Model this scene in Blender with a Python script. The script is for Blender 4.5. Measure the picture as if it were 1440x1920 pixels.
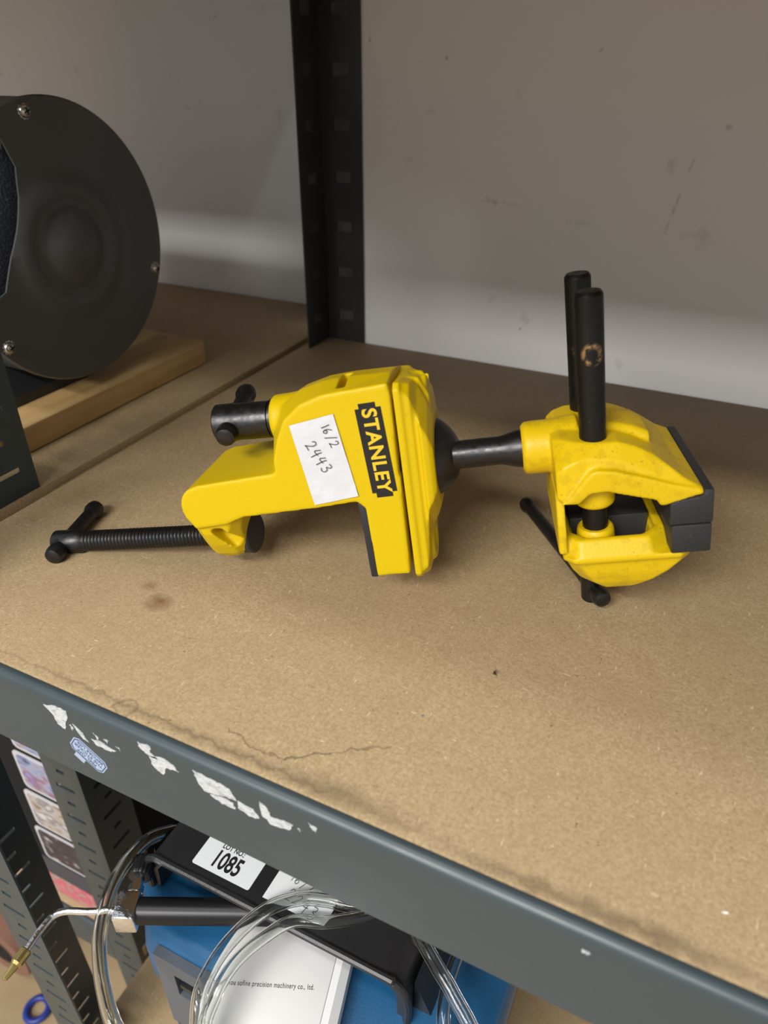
import bpy, bmesh, math, random
from mathutils import Matrix, Vector, noise as mnoise
from math import sin, cos, pi, radians, sqrt, atan2

random.seed(7)
scene = bpy.context.scene
COL = scene.collection
for o in list(bpy.data.objects):
    bpy.data.objects.remove(o)

# ------------------------------------------------------------------ camera
CAM_H = 0.25
PITCH, YAW, ROLL, FPX = radians(32.12), radians(25.56), radians(.18), 1341.0
fw = Vector((-sin(YAW) * cos(PITCH), cos(YAW) * cos(PITCH), -sin(PITCH)))
rt0 = Vector((cos(YAW), sin(YAW), 0))
up0 = rt0.cross(fw)
rt = rt0 * cos(ROLL) + up0 * sin(ROLL)
up = up0 * cos(ROLL) - rt0 * sin(ROLL)
cam_data = bpy.data.cameras.new('camera')
cam = bpy.data.objects.new('camera', cam_data)
COL.objects.link(cam)
cam.matrix_world = Matrix(((rt.x, up.x, -fw.x, 0), (rt.y, up.y, -fw.y, 0), (rt.z, up.z, -fw.z, CAM_H), (0, 0, 0, 1)))
cam_data.sensor_width = 36.0
cam_data.lens = FPX / 1920 * 36.0
cam_data.clip_start = .01
cam_data.dof.use_dof = True
cam_data.dof.focus_distance = .40
cam_data.dof.aperture_fstop = 9.0
scene.camera = cam

# ------------------------------------------------------------------ world, lights, exposure
world = bpy.data.worlds.new('world')
scene.world = world
world.use_nodes = True
bg = world.node_tree.nodes['Background']
bg.inputs[0].default_value = (.93, .96, 1.0, 1)
bg.inputs[1].default_value = .29

def ceiling_lamp(x, y, z, sx, sy, power, col=(1, .97, .93)):
    d = bpy.data.lights.new('ceiling_lamp', 'AREA')
    d.shape = 'RECTANGLE'; d.size = sx; d.size_y = sy; d.energy = power; d.color = col
    o = bpy.data.objects.new('ceiling_lamp', d)
    COL.objects.link(o); o.location = (x, y, z)      # faces straight down
    return o
# rows of ceiling tubes in the aisle in front of the racks
ceiling_lamp(-.55, -.35, 1.75, 1.2, .16, 5)
ceiling_lamp(-.25, -1.70, 1.75, 1.4, .28, 40)
ceiling_lamp(-.85, -3.10, 1.75, 1.8, .70, 72)

vs = scene.view_settings
vs.view_transform = 'Standard'; vs.look = 'None'; vs.gamma = 1; vs.use_curve_mapping = False
vs.exposure = 1.0

# ------------------------------------------------------------------ helpers
WM = {}          # world matrix of every object made
def put(o, M, parent=None):
    WM[o] = M.copy()
    if parent is not None:
        o.parent = parent
        o.matrix_parent_inverse = WM[parent].inverted()
    o.matrix_basis = M
    return o
def tag(o, label, cat=None, group=None, kind=None):
    if label: o['label'] = label
    if cat: o['category'] = cat
    if group: o['group'] = group
    if kind: o['kind'] = kind
    return o
def thing(name, label, cat, loc=(0, 0, 0), group=None):
    o = bpy.data.objects.new(name, None)
    o.empty_display_size = .02
    COL.objects.link(o)
    put(o, Matrix.Translation(loc))
    return tag(o, label, cat, group)
I4 = Matrix.Identity(4)
def sharpen(me, deg=32):
    bm = bmesh.new(); bm.from_mesh(me)
    for f in bm.faces: f.smooth = True
    for e in bm.edges:
        e.smooth = not (len(e.link_faces) == 2 and e.calc_face_angle(0) > radians(deg))
    bm.to_mesh(me); bm.free()
def obj(name, bm, mat, parent=None, M=I4, bevel=0, seg=2, deg=32, smooth=True):
    me = bm if isinstance(bm, bpy.types.Mesh) else bpy.data.meshes.new(name)
    if not isinstance(bm, bpy.types.Mesh):
        bmesh.ops.recalc_face_normals(bm, faces=bm.faces)
        if bevel:
            es = [e for e in bm.edges if len(e.link_faces) == 2 and e.calc_face_angle(0) > radians(28)]
            bmesh.ops.bevel(bm, geom=es, offset=bevel, segments=seg, profile=.5, affect='EDGES', clamp_overlap=True)
        bm.to_mesh(me); bm.free()
    if smooth: sharpen(me, deg)
    me.materials.clear(); me.materials.append(mat)
    o = bpy.data.objects.new(name, me); COL.objects.link(o)
    return put(o, M, parent)
def NB(): return bmesh.new()
def add_box(bm, x0, x1, y0, y1, z0, z1, M=None):
    v = [bm.verts.new((x, y, z)) for z in (z0, z1) for y in (y0, y1) for x in (x0, x1)]
    if M is not None:
        for a in v: a.co = M @ a.co
    for f in ((0, 2, 3, 1), (4, 5, 7, 6), (0, 1, 5, 4), (2, 6, 7, 3), (0, 4, 6, 2), (1, 3, 7, 5)):
        bm.faces.new([v[i] for i in f])
    return bm
def add_loft(bm, rings, cap=True):
    R = [[bm.verts.new(p) for p in r] for r in rings]
    n = len(R[0])
    for a, b in zip(R, R[1:]):
        for i in range(n):
            j = (i + 1) % n
            bm.faces.new((a[i], a[j], b[j], b[i]))
    if cap:
        bm.faces.new(R[0][::-1]); bm.faces.new(R[-1])
    return bm
def add_prism(bm, prof, axis, a, b, s=1.0):
    def mk(p, t):
        q = [p[0], p[1]]; q.insert(axis, t); return Vector(q) * s
    return add_loft(bm, [[mk(p, a) for p in prof], [mk(p, b) for p in prof]])
def axis_frame(p0, p1):
    z = (Vector(p1) - Vector(p0)).normalized()
    x = z.orthogonal().normalized(); y = z.cross(x)
    return x, y, z
def add_cyl(bm, p0, p1, prof, seg=24):
    """revolve prof [(t along axis in metres, radius)] about p0->p1"""
    x, y, z = axis_frame(p0, p1); p0 = Vector(p0); rings = []
    for t, r in prof:
        rings.append([p0 + z * t + (x * cos(2 * pi * i / seg) + y * sin(2 * pi * i / seg)) * max(r, 1e-6) for i in range(seg)])
    return add_loft(bm, rings)
def rod_prof(L, r, c=.0008):
    return [(0, r - c), (c, r), (L - c, r), (L, r - c)]
def add_rod(bm, p0, p1, r, c=.0008, seg=24):
    return add_cyl(bm, p0, p1, rod_prof((Vector(p1) - Vector(p0)).length, r, c), seg)
def catmull(pts, n=10):
    pts = [Vector(p) for p in pts]; out = []
    P = [pts[0] * 2 - pts[1]] + pts + [pts[-1] * 2 - pts[-2]]
    for i in range(1, len(P) - 2):
        for k in range(n):
            t = k / n
            out.append(.5 * ((2 * P[i]) + (P[i + 1] - P[i - 1]) * t + (2 * P[i - 1] - 5 * P[i] + 4 * P[i + 1] - P[i + 2]) * t * t + (3 * P[i] - P[i - 1] - 3 * P[i + 1] + P[i + 2]) * t ** 3))
    out.append(pts[-1]); return out
def add_tube(bm, pts, r, seg=12):
    pts = [Vector(p) for p in pts]; rings = []
    t0 = (pts[1] - pts[0]).normalized(); x = t0.orthogonal().normalized()
    for i, p in enumerate(pts):
        t = (pts[min(i + 1, len(pts) - 1)] - pts[max(i - 1, 0)]).normalized()
        x = (x - t * x.dot(t)).normalized(); y = t.cross(x)
        rr = r[i] if isinstance(r, (list, tuple)) else r
        rings.append([p + (x * cos(2 * pi * k / seg) + y * sin(2 * pi * k / seg)) * rr for k in range(seg)])
    return add_loft(bm, rings)
def rect_ring(x, hy, z0, z1, c, s=.001, yc=0, tilt=.085):
    p = [(-hy, z0 + c), (-hy, z1 - c), (-hy + c, z1), (hy - c, z1), (hy, z1 - c), (hy, z0 + c), (hy - c, z0), (-hy + c, z0)]
    return [Vector((x, yc + a, b - (tilt * a if b > 40 else 0))) * s for a, b in p]
def bake(o):
    dg = bpy.context.evaluated_depsgraph_get()
    me = bpy.data.meshes.new_from_object(o.evaluated_get(dg))
    bpy.data.objects.remove(o)
    return me
def temp(bm):
    me = bpy.data.meshes.new('tmp'); bmesh.ops.recalc_face_normals(bm, faces=bm.faces); bm.to_mesh(me); bm.free()
    o = bpy.data.objects.new('tmp', me); COL.objects.link(o); return o
def cast(bm, voxel=.0008, smooth=5, cutters=()):
    """fuse overlapping solids into one casting with soft fillets; cut recesses"""
    o = temp(bm)
    m = o.modifiers.new('r', 'REMESH'); m.mode = 'VOXEL'; m.voxel_size = voxel; m.use_smooth_shade = True
    tmp = []
    for c in cutters:
        t = temp(c); tmp.append(t)
        b = o.modifiers.new('b', 'BOOLEAN'); b.operation = 'DIFFERENCE'; b.object = t; b.solver = 'EXACT'
    if cutters:
        m = o.modifiers.new('r2', 'REMESH'); m.mode = 'VOXEL'; m.voxel_size = voxel; m.use_smooth_shade = True
    s = o.modifiers.new('s', 'SMOOTH'); s.factor = .5; s.iterations = smooth
    me = bake(o)
    for t in tmp: bpy.data.objects.remove(t)
    for p in me.polygons: p.use_smooth = True
    return me
def text_mesh(body, size, ext=.00008, offset=0, sx=1.0, align='CENTER', spacing=1.0):
    cu = bpy.data.curves.new('t', 'FONT'); cu.body = body; cu.size = size; cu.extrude = ext; cu.offset = offset
    cu.align_x = align; cu.align_y = 'CENTER'; cu.space_character = spacing
    o = bpy.data.objects.new('t', cu); COL.objects.link(o)
    me = bake(o)
    if sx != 1: me.transform(Matrix.Diagonal((sx, 1, 1, 1)))
    return me
def frame(o, x, y):
    """matrix whose local X,Y axes are the given directions, Z their cross product"""
    x = Vector(x).normalized(); y = Vector(y); y = (y - x * y.dot(x)).normalized(); z = x.cross(y); o = Vector(o)
    return Matrix(((x.x, y.x, z.x, o.x), (x.y, y.y, z.y, o.y), (x.z, y.z, z.z, o.z), (0, 0, 0, 1)))
def add_ribbon(bm, pts, w, h=.00012):
    """a pen stroke in the XY plane"""
    pts = [Vector((p[0], p[1], 0)) for p in pts]; L = []; Rr = []
    for i, p in enumerate(pts):
        t = (pts[min(i + 1, len(pts) - 1)] - pts[max(i - 1, 0)]).normalized(); n = Vector((-t.y, t.x, 0))
        L.append(p + n * w / 2); Rr.append(p - n * w / 2)
    rings = [[a, b, b + Vector((0, 0, h)), a + Vector((0, 0, h))] for a, b in zip(L, Rr)]
    return add_loft(bm, rings)
DIG = {
 '1': [[(.5, 1), (.52, .5), (.5, 0)]],
 '2': [[(.12, .75), (.3, 1), (.65, .9), (.6, .55), (.3, .2), (.1, .0), (.4, .05), (.85, .02)]],
 '3': [[(.15, .95), (.6, 1), (.65, .75), (.35, .55), (.7, .45), (.75, .15), (.45, -.02), (.1, .1)]],
 '4': [[(.4, 1), (.15, .45), (.85, .5)], [(.72, .95), (.62, .5), (.6, -.15)]],
 '6': [[(.6, 1), (.25, .6), (.2, .15), (.5, 0), (.7, .25), (.45, .45), (.22, .25)]],
 '/': [[(.85, 1.15), (.5, .5), (.15, -.2)]],
}
def handwriting(txt, size, w):
    bm = NB(); x = 0
    for ch in txt:
        for st in DIG[ch]:
            add_ribbon(bm, catmull([((x + px * .72) * size, py * size, 0) for px, py in st], 6), w)
        x += .82 if ch != '1' else .6
    return bm, x * size

# ------------------------------------------------------------------ materials
def new_mat(name):
    m = bpy.data.materials.new(name); m.use_nodes = True
    nt = m.node_tree; b = nt.nodes['Principled BSDF']
    return m, nt, b
def N(nt, t, **k):
    n = nt.nodes.new(t)
    for a, v in k.items(): setattr(n, a, v)
    return n
def coords(nt, scale=(1, 1, 1)):
    tc = N(nt, 'ShaderNodeTexCoord'); mp = N(nt, 'ShaderNodeMapping')
    mp.inputs['Scale'].default_value = scale
    nt.links.new(tc.outputs['Object'], mp.inputs[0]); return mp.outputs[0]
def noise_fac(nt, vec, scale, detail=3, lo=.4, hi=.6, rough=.55):
    n = N(nt, 'ShaderNodeTexNoise'); n.inputs['Scale'].default_value = scale; n.inputs['Detail'].default_value = detail; n.inputs['Roughness'].default_value = rough
    nt.links.new(vec, n.inputs['Vector'])
    r = N(nt, 'ShaderNodeMapRange'); r.inputs[1].default_value = lo; r.inputs[2].default_value = hi
    nt.links.new(n.outputs[0], r.inputs[0]); return r.outputs[0]
def mixc(nt, fac, a, b):
    m = N(nt, 'ShaderNodeMix', data_type='RGBA')
    if isinstance(fac, float): m.inputs[0].default_value = fac
    else: nt.links.new(fac, m.inputs[0])
    for i, c in ((6, a), (7, b)):
        if isinstance(c, tuple): m.inputs[i].default_value = (*c, 1) if len(c) == 3 else c
        else: nt.links.new(c, m.inputs[i])
    return m.outputs[2]
def mathn(nt, op, a, b=None, clamp=False):
    m = N(nt, 'ShaderNodeMath', operation=op, use_clamp=clamp)
    for i, v in enumerate((a, b)):
        if v is None: continue
        if isinstance(v, (int, float)): m.inputs[i].default_value = v
        else: nt.links.new(v, m.inputs[i])
    return m.outputs[0]
def bump(nt, b, fac, dist, strength=1.0):
    n = N(nt, 'ShaderNodeBump'); n.inputs['Strength'].default_value = strength; n.inputs['Distance'].default_value = dist
    nt.links.new(fac, n.inputs['Height']); nt.links.new(n.outputs[0], b.inputs['Normal'])
def simple(name, col, rough=.5, metal=0, spec=.5, var=None, bmp=None, rvar=None):
    """var=(scale,colour2,lo,hi) bmp=(scale,dist)"""
    m, nt, b = new_mat(name)
    b.inputs['Base Color'].default_value = (*col, 1); b.inputs['Roughness'].default_value = rough
    b.inputs['Metallic'].default_value = metal; b.inputs['Specular IOR Level'].default_value = spec
    v = None
    if var or bmp or rvar: v = coords(nt)
    if var:
        nt.links.new(mixc(nt, noise_fac(nt, v, var[0], 4, var[2], var[3]), col, var[1]), b.inputs['Base Color'])
    if rvar:
        f = noise_fac(nt, v, rvar[0], 3, .3, .7)
        nt.links.new(mathn(nt, 'ADD', mathn(nt, 'MULTIPLY', f, rvar[1]), rough), b.inputs['Roughness'])
    if bmp: bump(nt, b, noise_fac(nt, v, bmp[0], 3, .2, .8), bmp[1])
    return m
YEL = (.63, .445, .001)
M_yel = simple('yellow_enamel', YEL, .42, 0, .28, var=(260, (.58, .38, .006), .62, .78), bmp=(900, .00006))
def yellow_worn():
    m, nt, b = new_mat('yellow_enamel_oily'); v = coords(nt)
    blot = noise_fac(nt, v, 130, 2, .56, .60); fine = noise_fac(nt, v, 700, 4, .64, .70); big = noise_fac(nt, v, 35, 3, .5, .8)
    c = mixc(nt, mathn(nt, 'MULTIPLY', blot, .35), (.68, .465, .004), (.48, .32, .006))
    c = mixc(nt, mathn(nt, 'MULTIPLY', big, .35), c, (.58, .395, .008))
    c = mixc(nt, mathn(nt, 'MULTIPLY', fine, .6), c, (.25, .15, .02))
    nt.links.new(c, b.inputs['Base Color']); b.inputs['Roughness'].default_value = .40; b.inputs['Specular IOR Level'].default_value = .32
    bump(nt, b, noise_fac(nt, v, 900, 3, .2, .8), .00006); return m
M_yelw = yellow_worn()
M_blk = simple('blackened_steel', (.050, .049, .050), .26, .9, var=(300, (.10, .09, .08), .58, .80), rvar=(250, .22))
M_rod = simple('blackened_guide_rod', (.024, .023, .023), .30, .8, var=(160, (.14, .09, .05), .68, .80), rvar=(300, .25))
def scuff(m, c, r, col):
    nt = m.node_tree; b = nt.nodes['Principled BSDF']; old = b.inputs['Base Color'].links[0].from_socket
    tc = N(nt, 'ShaderNodeTexCoord'); di = N(nt, 'ShaderNodeVectorMath', operation='DISTANCE'); di.inputs[1].default_value = c
    nt.links.new(tc.outputs['Object'], di.inputs[0])
    ring = mathn(nt, 'SUBTRACT', 1.0, mathn(nt, 'DIVIDE', mathn(nt, 'ABSOLUTE', mathn(nt, 'SUBTRACT', di.outputs['Value'], r)), r * .45), True)
    f = mathn(nt, 'MULTIPLY', ring, noise_fac(nt, coords(nt), 420, 3, .42, .58))
    nt.links.new(mixc(nt, f, old, col), b.inputs['Base Color'])
scuff(M_rod, (.0002, -.0247, .0845), .0038, (.42, .27, .13))
M_ball = simple('blackened_ball', (.018, .018, .018), .38, .3, var=(200, (.05, .04, .03), .6, .8))
M_rub = simple('black_rubber', (.020, .021, .023), .55, var=(150, (.05, .05, .05), .62, .8), bmp=(800, .0001))
M_pad = simple('black_jaw_pad', (.022, .023, .025), .45, var=(90, (.09, .09, .09), .66, .76), bmp=(500, .0002))
M_paper = simple('white_paper', (.62, .63, .66), .75, bmp=(45, .0012))
M_ink = simple('ball_pen_ink', (.03, .03, .035), .6)
M_logo = simple('black_logo_film', (.012, .012, .013), .25, bmp=(120, .0004))
M_logoy = simple('yellow_print', (.72, .50, .02), .4)
M_grey = simple('grey_enamel_steel', (.038, .055, .063), .34, var=(8, (.034, .049, .056), .4, .7), rvar=(60, .1))
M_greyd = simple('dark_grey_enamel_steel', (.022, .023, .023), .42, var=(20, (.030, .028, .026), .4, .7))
M_shade_backing = simple('shaded_slot_backing', (.075, .072, .068), .4, var=(40, (.04, .04, .038), .4, .6))
M_cover = simple('black_sheet_cover', (.080, .085, .086), .30, var=(14, (.090, .090, .087), .5, .75), rvar=(20, .2))
M_zinc = simple('zinc_screw', (.55, .55, .54), .28, 1.0, var=(600, (.25, .25, .25), .5, .7))
M_wheel = simple('blue_grey_abrasive', (.05, .06, .08), .6, var=(500, (.20, .24, .30), .58, .72), bmp=(500, .0006))
M_blackpl = simple('black_plastic', (.016, .017, .019), .38, bmp=(700, .00008))
M_blue = simple('blue_plastic', (.010, .085, .20), .36, bmp=(700, .00006))
M_navy = simple('dark_blue_plastic', (.006, .03, .09), .4)
M_slate = simple('slate_grey_plastic', (.085, .10, .125), .45, bmp=(700, .00008))
M_card = simple('white_card', (.78, .82, .85), .6)
M_print = simple('black_print', (.012, .012, .014), .5)
M_chrome = simple('bright_chrome', (.84, .85, .88), .18, 1.0, bmp=(200, .0003))
M_brass = simple('brass', (.55, .42, .16), .28, 1.0, var=(200, (.4, .3, .12), .5, .7))
M_knurl = simple('black_knurled', (.014, .014, .016), .35, .4)
M_resid = simple('torn_paper_residue', (.50, .52, .53), .8, var=(300, (.36, .38, .38), .5, .65), bmp=(500, .0005))
M_bluest = simple('blue_sticker', (.33, .42, .58), .4)
M_bluepr = simple('navy_print', (.02, .04, .12), .5)
M_darkbox = simple('black_carton', (.008, .009, .011), .75, 0, .2)
M_white_edge = simple('grey_white_print', (.50, .50, .52), .5)
M_redbrown = simple('brown_tape', (.22, .11, .075), .5)
M_dkhole = simple('dark_core', (.02, .015, .012), .8)
M_bluering = simple('blue_ring_plastic', (.012, .03, .22), .4)

def wood(name, c1, c2, sc=(3, 40, 40)):
    m, nt, b = new_mat(name); v = coords(nt, sc)
    f = noise_fac(nt, v, 3, 5, .3, .7); v2 = coords(nt); k = noise_fac(nt, v2, 30, 2, .62, .75)
    c = mixc(nt, f, c1, c2); c = mixc(nt, mathn(nt, 'MULTIPLY', k, .5), c, tuple(x * .45 for x in c1))
    nt.links.new(c, b.inputs['Base Color']); b.inputs['Roughness'].default_value = .6; return m
M_wood = wood('pine_board', (.52, .36, .16), (.42, .26, .10), (30, 4, 60))

def mdf(name, stains_and_shade=(), lines=(), edge=None):
    m, nt, b = new_mat(name); v = coords(nt)
    fib = noise_fac(nt, v, 760, 6, .34, .68, .7); mid = noise_fac(nt, v, 60, 4, .35, .7); big = noise_fac(nt, v, 9, 4, .35, .7)
    c = mixc(nt, fib, (.275, .195, .098), (.475, .365, .215))
    c = mixc(nt, mathn(nt, 'MULTIPLY', mid, .30), c, (.30, .20, .10))
    c = mixc(nt, mathn(nt, 'MULTIPLY', big, .35), c, (.33, .23, .125))
    # pale fibres and dark specks
    for sc_, rz in (((1, .22, 1), .5), ((.25, 1, 1), .3), ((1, .25, 1), -.6)):
        tcx = N(nt, 'ShaderNodeTexCoord'); mpx = N(nt, 'ShaderNodeMapping'); mpx.inputs['Rotation'].default_value = (0, 0, rz); mpx.inputs['Scale'].default_value = sc_
        nt.links.new(tcx.outputs['Object'], mpx.inputs[0]); pale = noise_fac(nt, mpx.outputs[0], 620, 1, .75, .79)
        c = mixc(nt, mathn(nt, 'MULTIPLY', pale, .5), c, (.64, .53, .36))
    spk = noise_fac(nt, v, 420, 2, .70, .76); c = mixc(nt, mathn(nt, 'MULTIPLY', spk, .65), c, (.12, .08, .045))
    tc = N(nt, 'ShaderNodeTexCoord'); dis = N(nt, 'ShaderNodeTexNoise'); dis.inputs['Scale'].default_value = 160; dis.inputs['Detail'].default_value = 4
    nt.links.new(tc.outputs['Object'], dis.inputs['Vector'])
    sub = N(nt, 'ShaderNodeVectorMath', operation='SUBTRACT'); sub.inputs[1].default_value = (.5, .5, .5); nt.links.new(dis.outputs['Color'], sub.inputs[0])
    scl = N(nt, 'ShaderNodeVectorMath', operation='SCALE'); scl.inputs['Scale'].default_value = .0085; nt.links.new(sub.outputs[0], scl.inputs[0])
    ad = N(nt, 'ShaderNodeVectorMath', operation='ADD'); nt.links.new(tc.outputs['Object'], ad.inputs[0]); nt.links.new(scl.outputs[0], ad.inputs[1])
    for (x, y, rx, ry, col, amt, ringw) in stains_and_shade:
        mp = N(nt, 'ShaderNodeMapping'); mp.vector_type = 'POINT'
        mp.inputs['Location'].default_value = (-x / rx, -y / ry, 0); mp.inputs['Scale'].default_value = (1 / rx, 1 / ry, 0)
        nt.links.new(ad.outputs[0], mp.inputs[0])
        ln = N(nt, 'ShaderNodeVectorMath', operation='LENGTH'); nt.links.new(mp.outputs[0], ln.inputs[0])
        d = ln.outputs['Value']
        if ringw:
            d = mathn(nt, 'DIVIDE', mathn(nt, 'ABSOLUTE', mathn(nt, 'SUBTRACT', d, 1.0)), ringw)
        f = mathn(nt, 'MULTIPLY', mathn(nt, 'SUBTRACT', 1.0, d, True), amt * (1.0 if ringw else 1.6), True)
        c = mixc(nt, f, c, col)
    for (x0, y0, x1, y1, w, amt) in lines:
        d = Vector((x1 - x0, y1 - y0, 0)); L2 = d.length_squared
        s = N(nt, 'ShaderNodeVectorMath', operation='SUBTRACT'); s.inputs[1].default_value = (x0, y0, 0); 
        sx = N(nt, 'ShaderNodeVectorMath', operation='MULTIPLY'); sx.inputs[1].default_value = (1, 1, 0)
        nt.links.new(ad.outputs[0], s.inputs[0]); nt.links.new(s.outputs[0], sx.inputs[0])
        dt = N(nt, 'ShaderNodeVectorMath', operation='DOT_PRODUCT'); dt.inputs[1].default_value = d / L2; nt.links.new(sx.outputs[0], dt.inputs[0])
        t = mathn(nt, 'ADD', dt.outputs['Value'], 0.0, True)
        pr = N(nt, 'ShaderNodeVectorMath', operation='SCALE'); pr.inputs[0].default_value = d; nt.links.new(t, pr.inputs['Scale'])
        di = N(nt, 'ShaderNodeVectorMath', operation='DISTANCE'); nt.links.new(sx.outputs[0], di.inputs[0]); nt.links.new(pr.outputs[0], di.inputs[1])
        f = mathn(nt, 'MULTIPLY', mathn(nt, 'SUBTRACT', 1.0, mathn(nt, 'DIVIDE', di.outputs['Value'], w), True), amt, True)
        c = mixc(nt, f, c, (.10, .065, .035))
    nt.links.new(c, b.inputs['Base Color']); b.inputs['Roughness'].default_value = .68
    b.inputs['Specular IOR Level'].default_value = .35
    bump(nt, b, fib, .00016, .5); return m
BR_, DK = (.16, .075, .03), (.10, .07, .04)
M_mdf = mdf('shelf_fibreboard', stains_and_shade=[
    (-.2047, .1562, .0052, .0042, DK, .5, .30), (-.2416, .2218, .010, .009, BR_, .6, 0), (-.2560, .2300, .006, .005, BR_, .35, 0),
    (-.0591, .2510, .0012, .0030, (.03, .02, .015), .9, 0), (.0488, .1746, .0013, .0011, (.9, .9, .88), 1, 0),
    (-.0812, .2095, .0016, .0012, (.12, .13, .13), .7, 0), (.0247, .1560, .05, .005, DK, .45, 0), (-.02, .155, .04, .004, DK, .35, 0),
    (-.0945, .1584, .05, .007, DK, .3, 0), (-.05, .66, .50, .17, (.11, .08, .05), .55, 0), (-.15, .1565, .12, .0035, DK, .3, 0)],  # broad back ellipse: dirt, deepened to stand in for the upper shelf's shade
    lines=[(-.1546, .1656, -.1431, .1621, .0007, .6), (-.1431, .1621, -.1239, .1630, .0007, .7), (-.1239, .1630, -.1080, .1738, .0010, .8), (-.1080, .1738, -.0864, .1895, .0009, .6),
           (-.335, .1575, -.10, .1565, .0012, .35)])
M_mdf2 = mdf('neighbour_fibreboard')
M_mdfe = simple('fibreboard_edge', (.33, .23, .12), .7, var=(200, (.22, .15, .08), .4, .7))

def wall_mat(name, c1, c2, marks=()):
    m, nt, b = new_mat(name); v = coords(nt)
    f = noise_fac(nt, v, 5, 3, .35, .65); s = noise_fac(nt, v, 28, 4, .66, .8); sp = noise_fac(nt, v, 90, 2, .755, .80)
    c = mixc(nt, f, c1, c2); c = mixc(nt, mathn(nt, 'MULTIPLY', s, .35), c, (.22, .19, .17)); c = mixc(nt, mathn(nt, 'MULTIPLY', sp, .5), c, (.12, .11, .10))
    for (x0, z0, x1, z1, w, amt) in marks:
        tc = N(nt, 'ShaderNodeTexCoord')
        d = Vector((x1 - x0, 0, z1 - z0)); L2 = max(d.length_squared, 1e-9)
        s2 = N(nt, 'ShaderNodeVectorMath', operation='SUBTRACT'); s2.inputs[1].default_value = (x0, 0, z0); nt.links.new(tc.outputs['Object'], s2.inputs[0])
        sx = N(nt, 'ShaderNodeVectorMath', operation='MULTIPLY'); sx.inputs[1].default_value = (1, 0, 1); nt.links.new(s2.outputs[0], sx.inputs[0])
        dt = N(nt, 'ShaderNodeVectorMath', operation='DOT_PRODUCT'); dt.inputs[1].default_value = d / L2; nt.links.new(sx.outputs[0], dt.inputs[0])
        t = mathn(nt, 'ADD', dt.outputs['Value'], 0.0, True)
        pr = N(nt, 'ShaderNodeVectorMath', operation='SCALE'); pr.inputs[0].default_value = d; nt.links.new(t, pr.inputs['Scale'])
        di = N(nt, 'ShaderNodeVectorMath', operation='DISTANCE'); nt.links.new(sx.outputs[0], di.inputs[0]); nt.links.new(pr.outputs[0], di.inputs[1])
        fm = mathn(nt, 'MULTIPLY', mathn(nt, 'SUBTRACT', 1.0, mathn(nt, 'DIVIDE', di.outputs['Value'], w), True), amt, True)
        fm = mathn(nt, 'MULTIPLY', fm, noise_fac(nt, v, 140, 3, .40, .62))
        c = mixc(nt, fm, c, (.16, .14, .12))
    nt.links.new(c, b.inputs['Base Color']); b.inputs['Roughness'].default_value = .5; b.inputs['Specular IOR Level'].default_value = .3
    return m
M_wall = wall_mat('scuffed_white_panel', (.84, .835, .825), (.81, .805, .795), marks=[
    (-.3283, .2741, -.3278, .2660, .0016, .5), (-.257, .2539, -.2568, .2536, .0022, .8), (-.1317, .2584, -.1290, .2615, .0015, .7), (-.0494, .1875, -.0598, .1322, .0016, .35),
    (-.2187, .1476, -.205, .1462, .0035, .4), (-.197, .147, -.170, .143, .0022, .3), (-.03, .2099, -.029, .2098, .003, .45), (-.14, .136, -.12, .135, .003, .2)])
M_wall2 = wall_mat('scuffed_white_panel_cool', (.84, .84, .845), (.80, .805, .81), marks=[(-.5599, .2901, -.5597, .2899, .003, .6)])
M_floor = simple('brown_floor', (.36, .27, .155), .6, var=(6, (.28, .20, .11), .4, .65))

def clear_mat():
    m, nt, b = new_mat('clear_vinyl')
    b.inputs['Base Color'].default_value = (.93, .95, .93, 1); b.inputs['Roughness'].default_value = .06
    b.inputs['Transmission Weight'].default_value = 1.0; b.inputs['IOR'].default_value = 1.40
    return m
M_clear = clear_mat()

# ------------------------------------------------------------------ the room
def structure(name, bm, mat):
    o = obj(name, bm, mat); o['kind'] = 'structure'; return o
b = NB(); add_box(b, -3.0, 2.5, -4.5, .90, -1.0, -.96); structure('floor', b, M_floor)
b = NB(); add_box(b, -.392, 1.2, .6545, .668, -.96, 1.75); structure('wall_back', b, M_wall)
b = NB(); add_box(b, -2.0, -.38, .7515, .765, -.96, 1.75); structure('wall_back_left', b, M_wall2)

# ------------------------------------------------------------------ shelving racks
def add_flange(bm, u0, u1, z0, z1, plane, v0, v1, slots):
    """slotted steel strip: u across, v thickness; slots = list of (ua, ub, za, zb)"""
    def bx(a, b_, za, zb):
        if plane == 'XZ': add_box(bm, a, b_, v0, v1, za, zb)
        else: add_box(bm, v0, v1, a, b_, za, zb)
    ss = sorted(slots, key=lambda s: s[2]); z = z0
    for ua, ub, za, zb in ss:
        bx(u0, u1, z, za); bx(u0, ua, za, zb); bx(ub, u1, za, zb); z = zb
    bx(u0, u1, z, z1)
def slot_list(u0, u1, z0, z1, ph, pitch=.0437, wide=False):
    L = []; k = math.ceil((z0 + .03 - ph) / pitch)
    while ph + k * pitch < z1 - .03:
        z = ph + k * pitch; m = (u0 + u1) / 2
        if wide: L.append((m - .0085, m + .0085, z - .0055, z + .0050)); k += 1; continue
        L.append((m - .011, m + .011, z - .0021, z + .0021))
        L.append((m - .004, m + .005, z + pitch / 2 - .0022, z + pitch / 2 + .0022))
        k += 1
    return L
Z0, Z1, TH, FL = -.96, .78, .0016, .043
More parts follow.
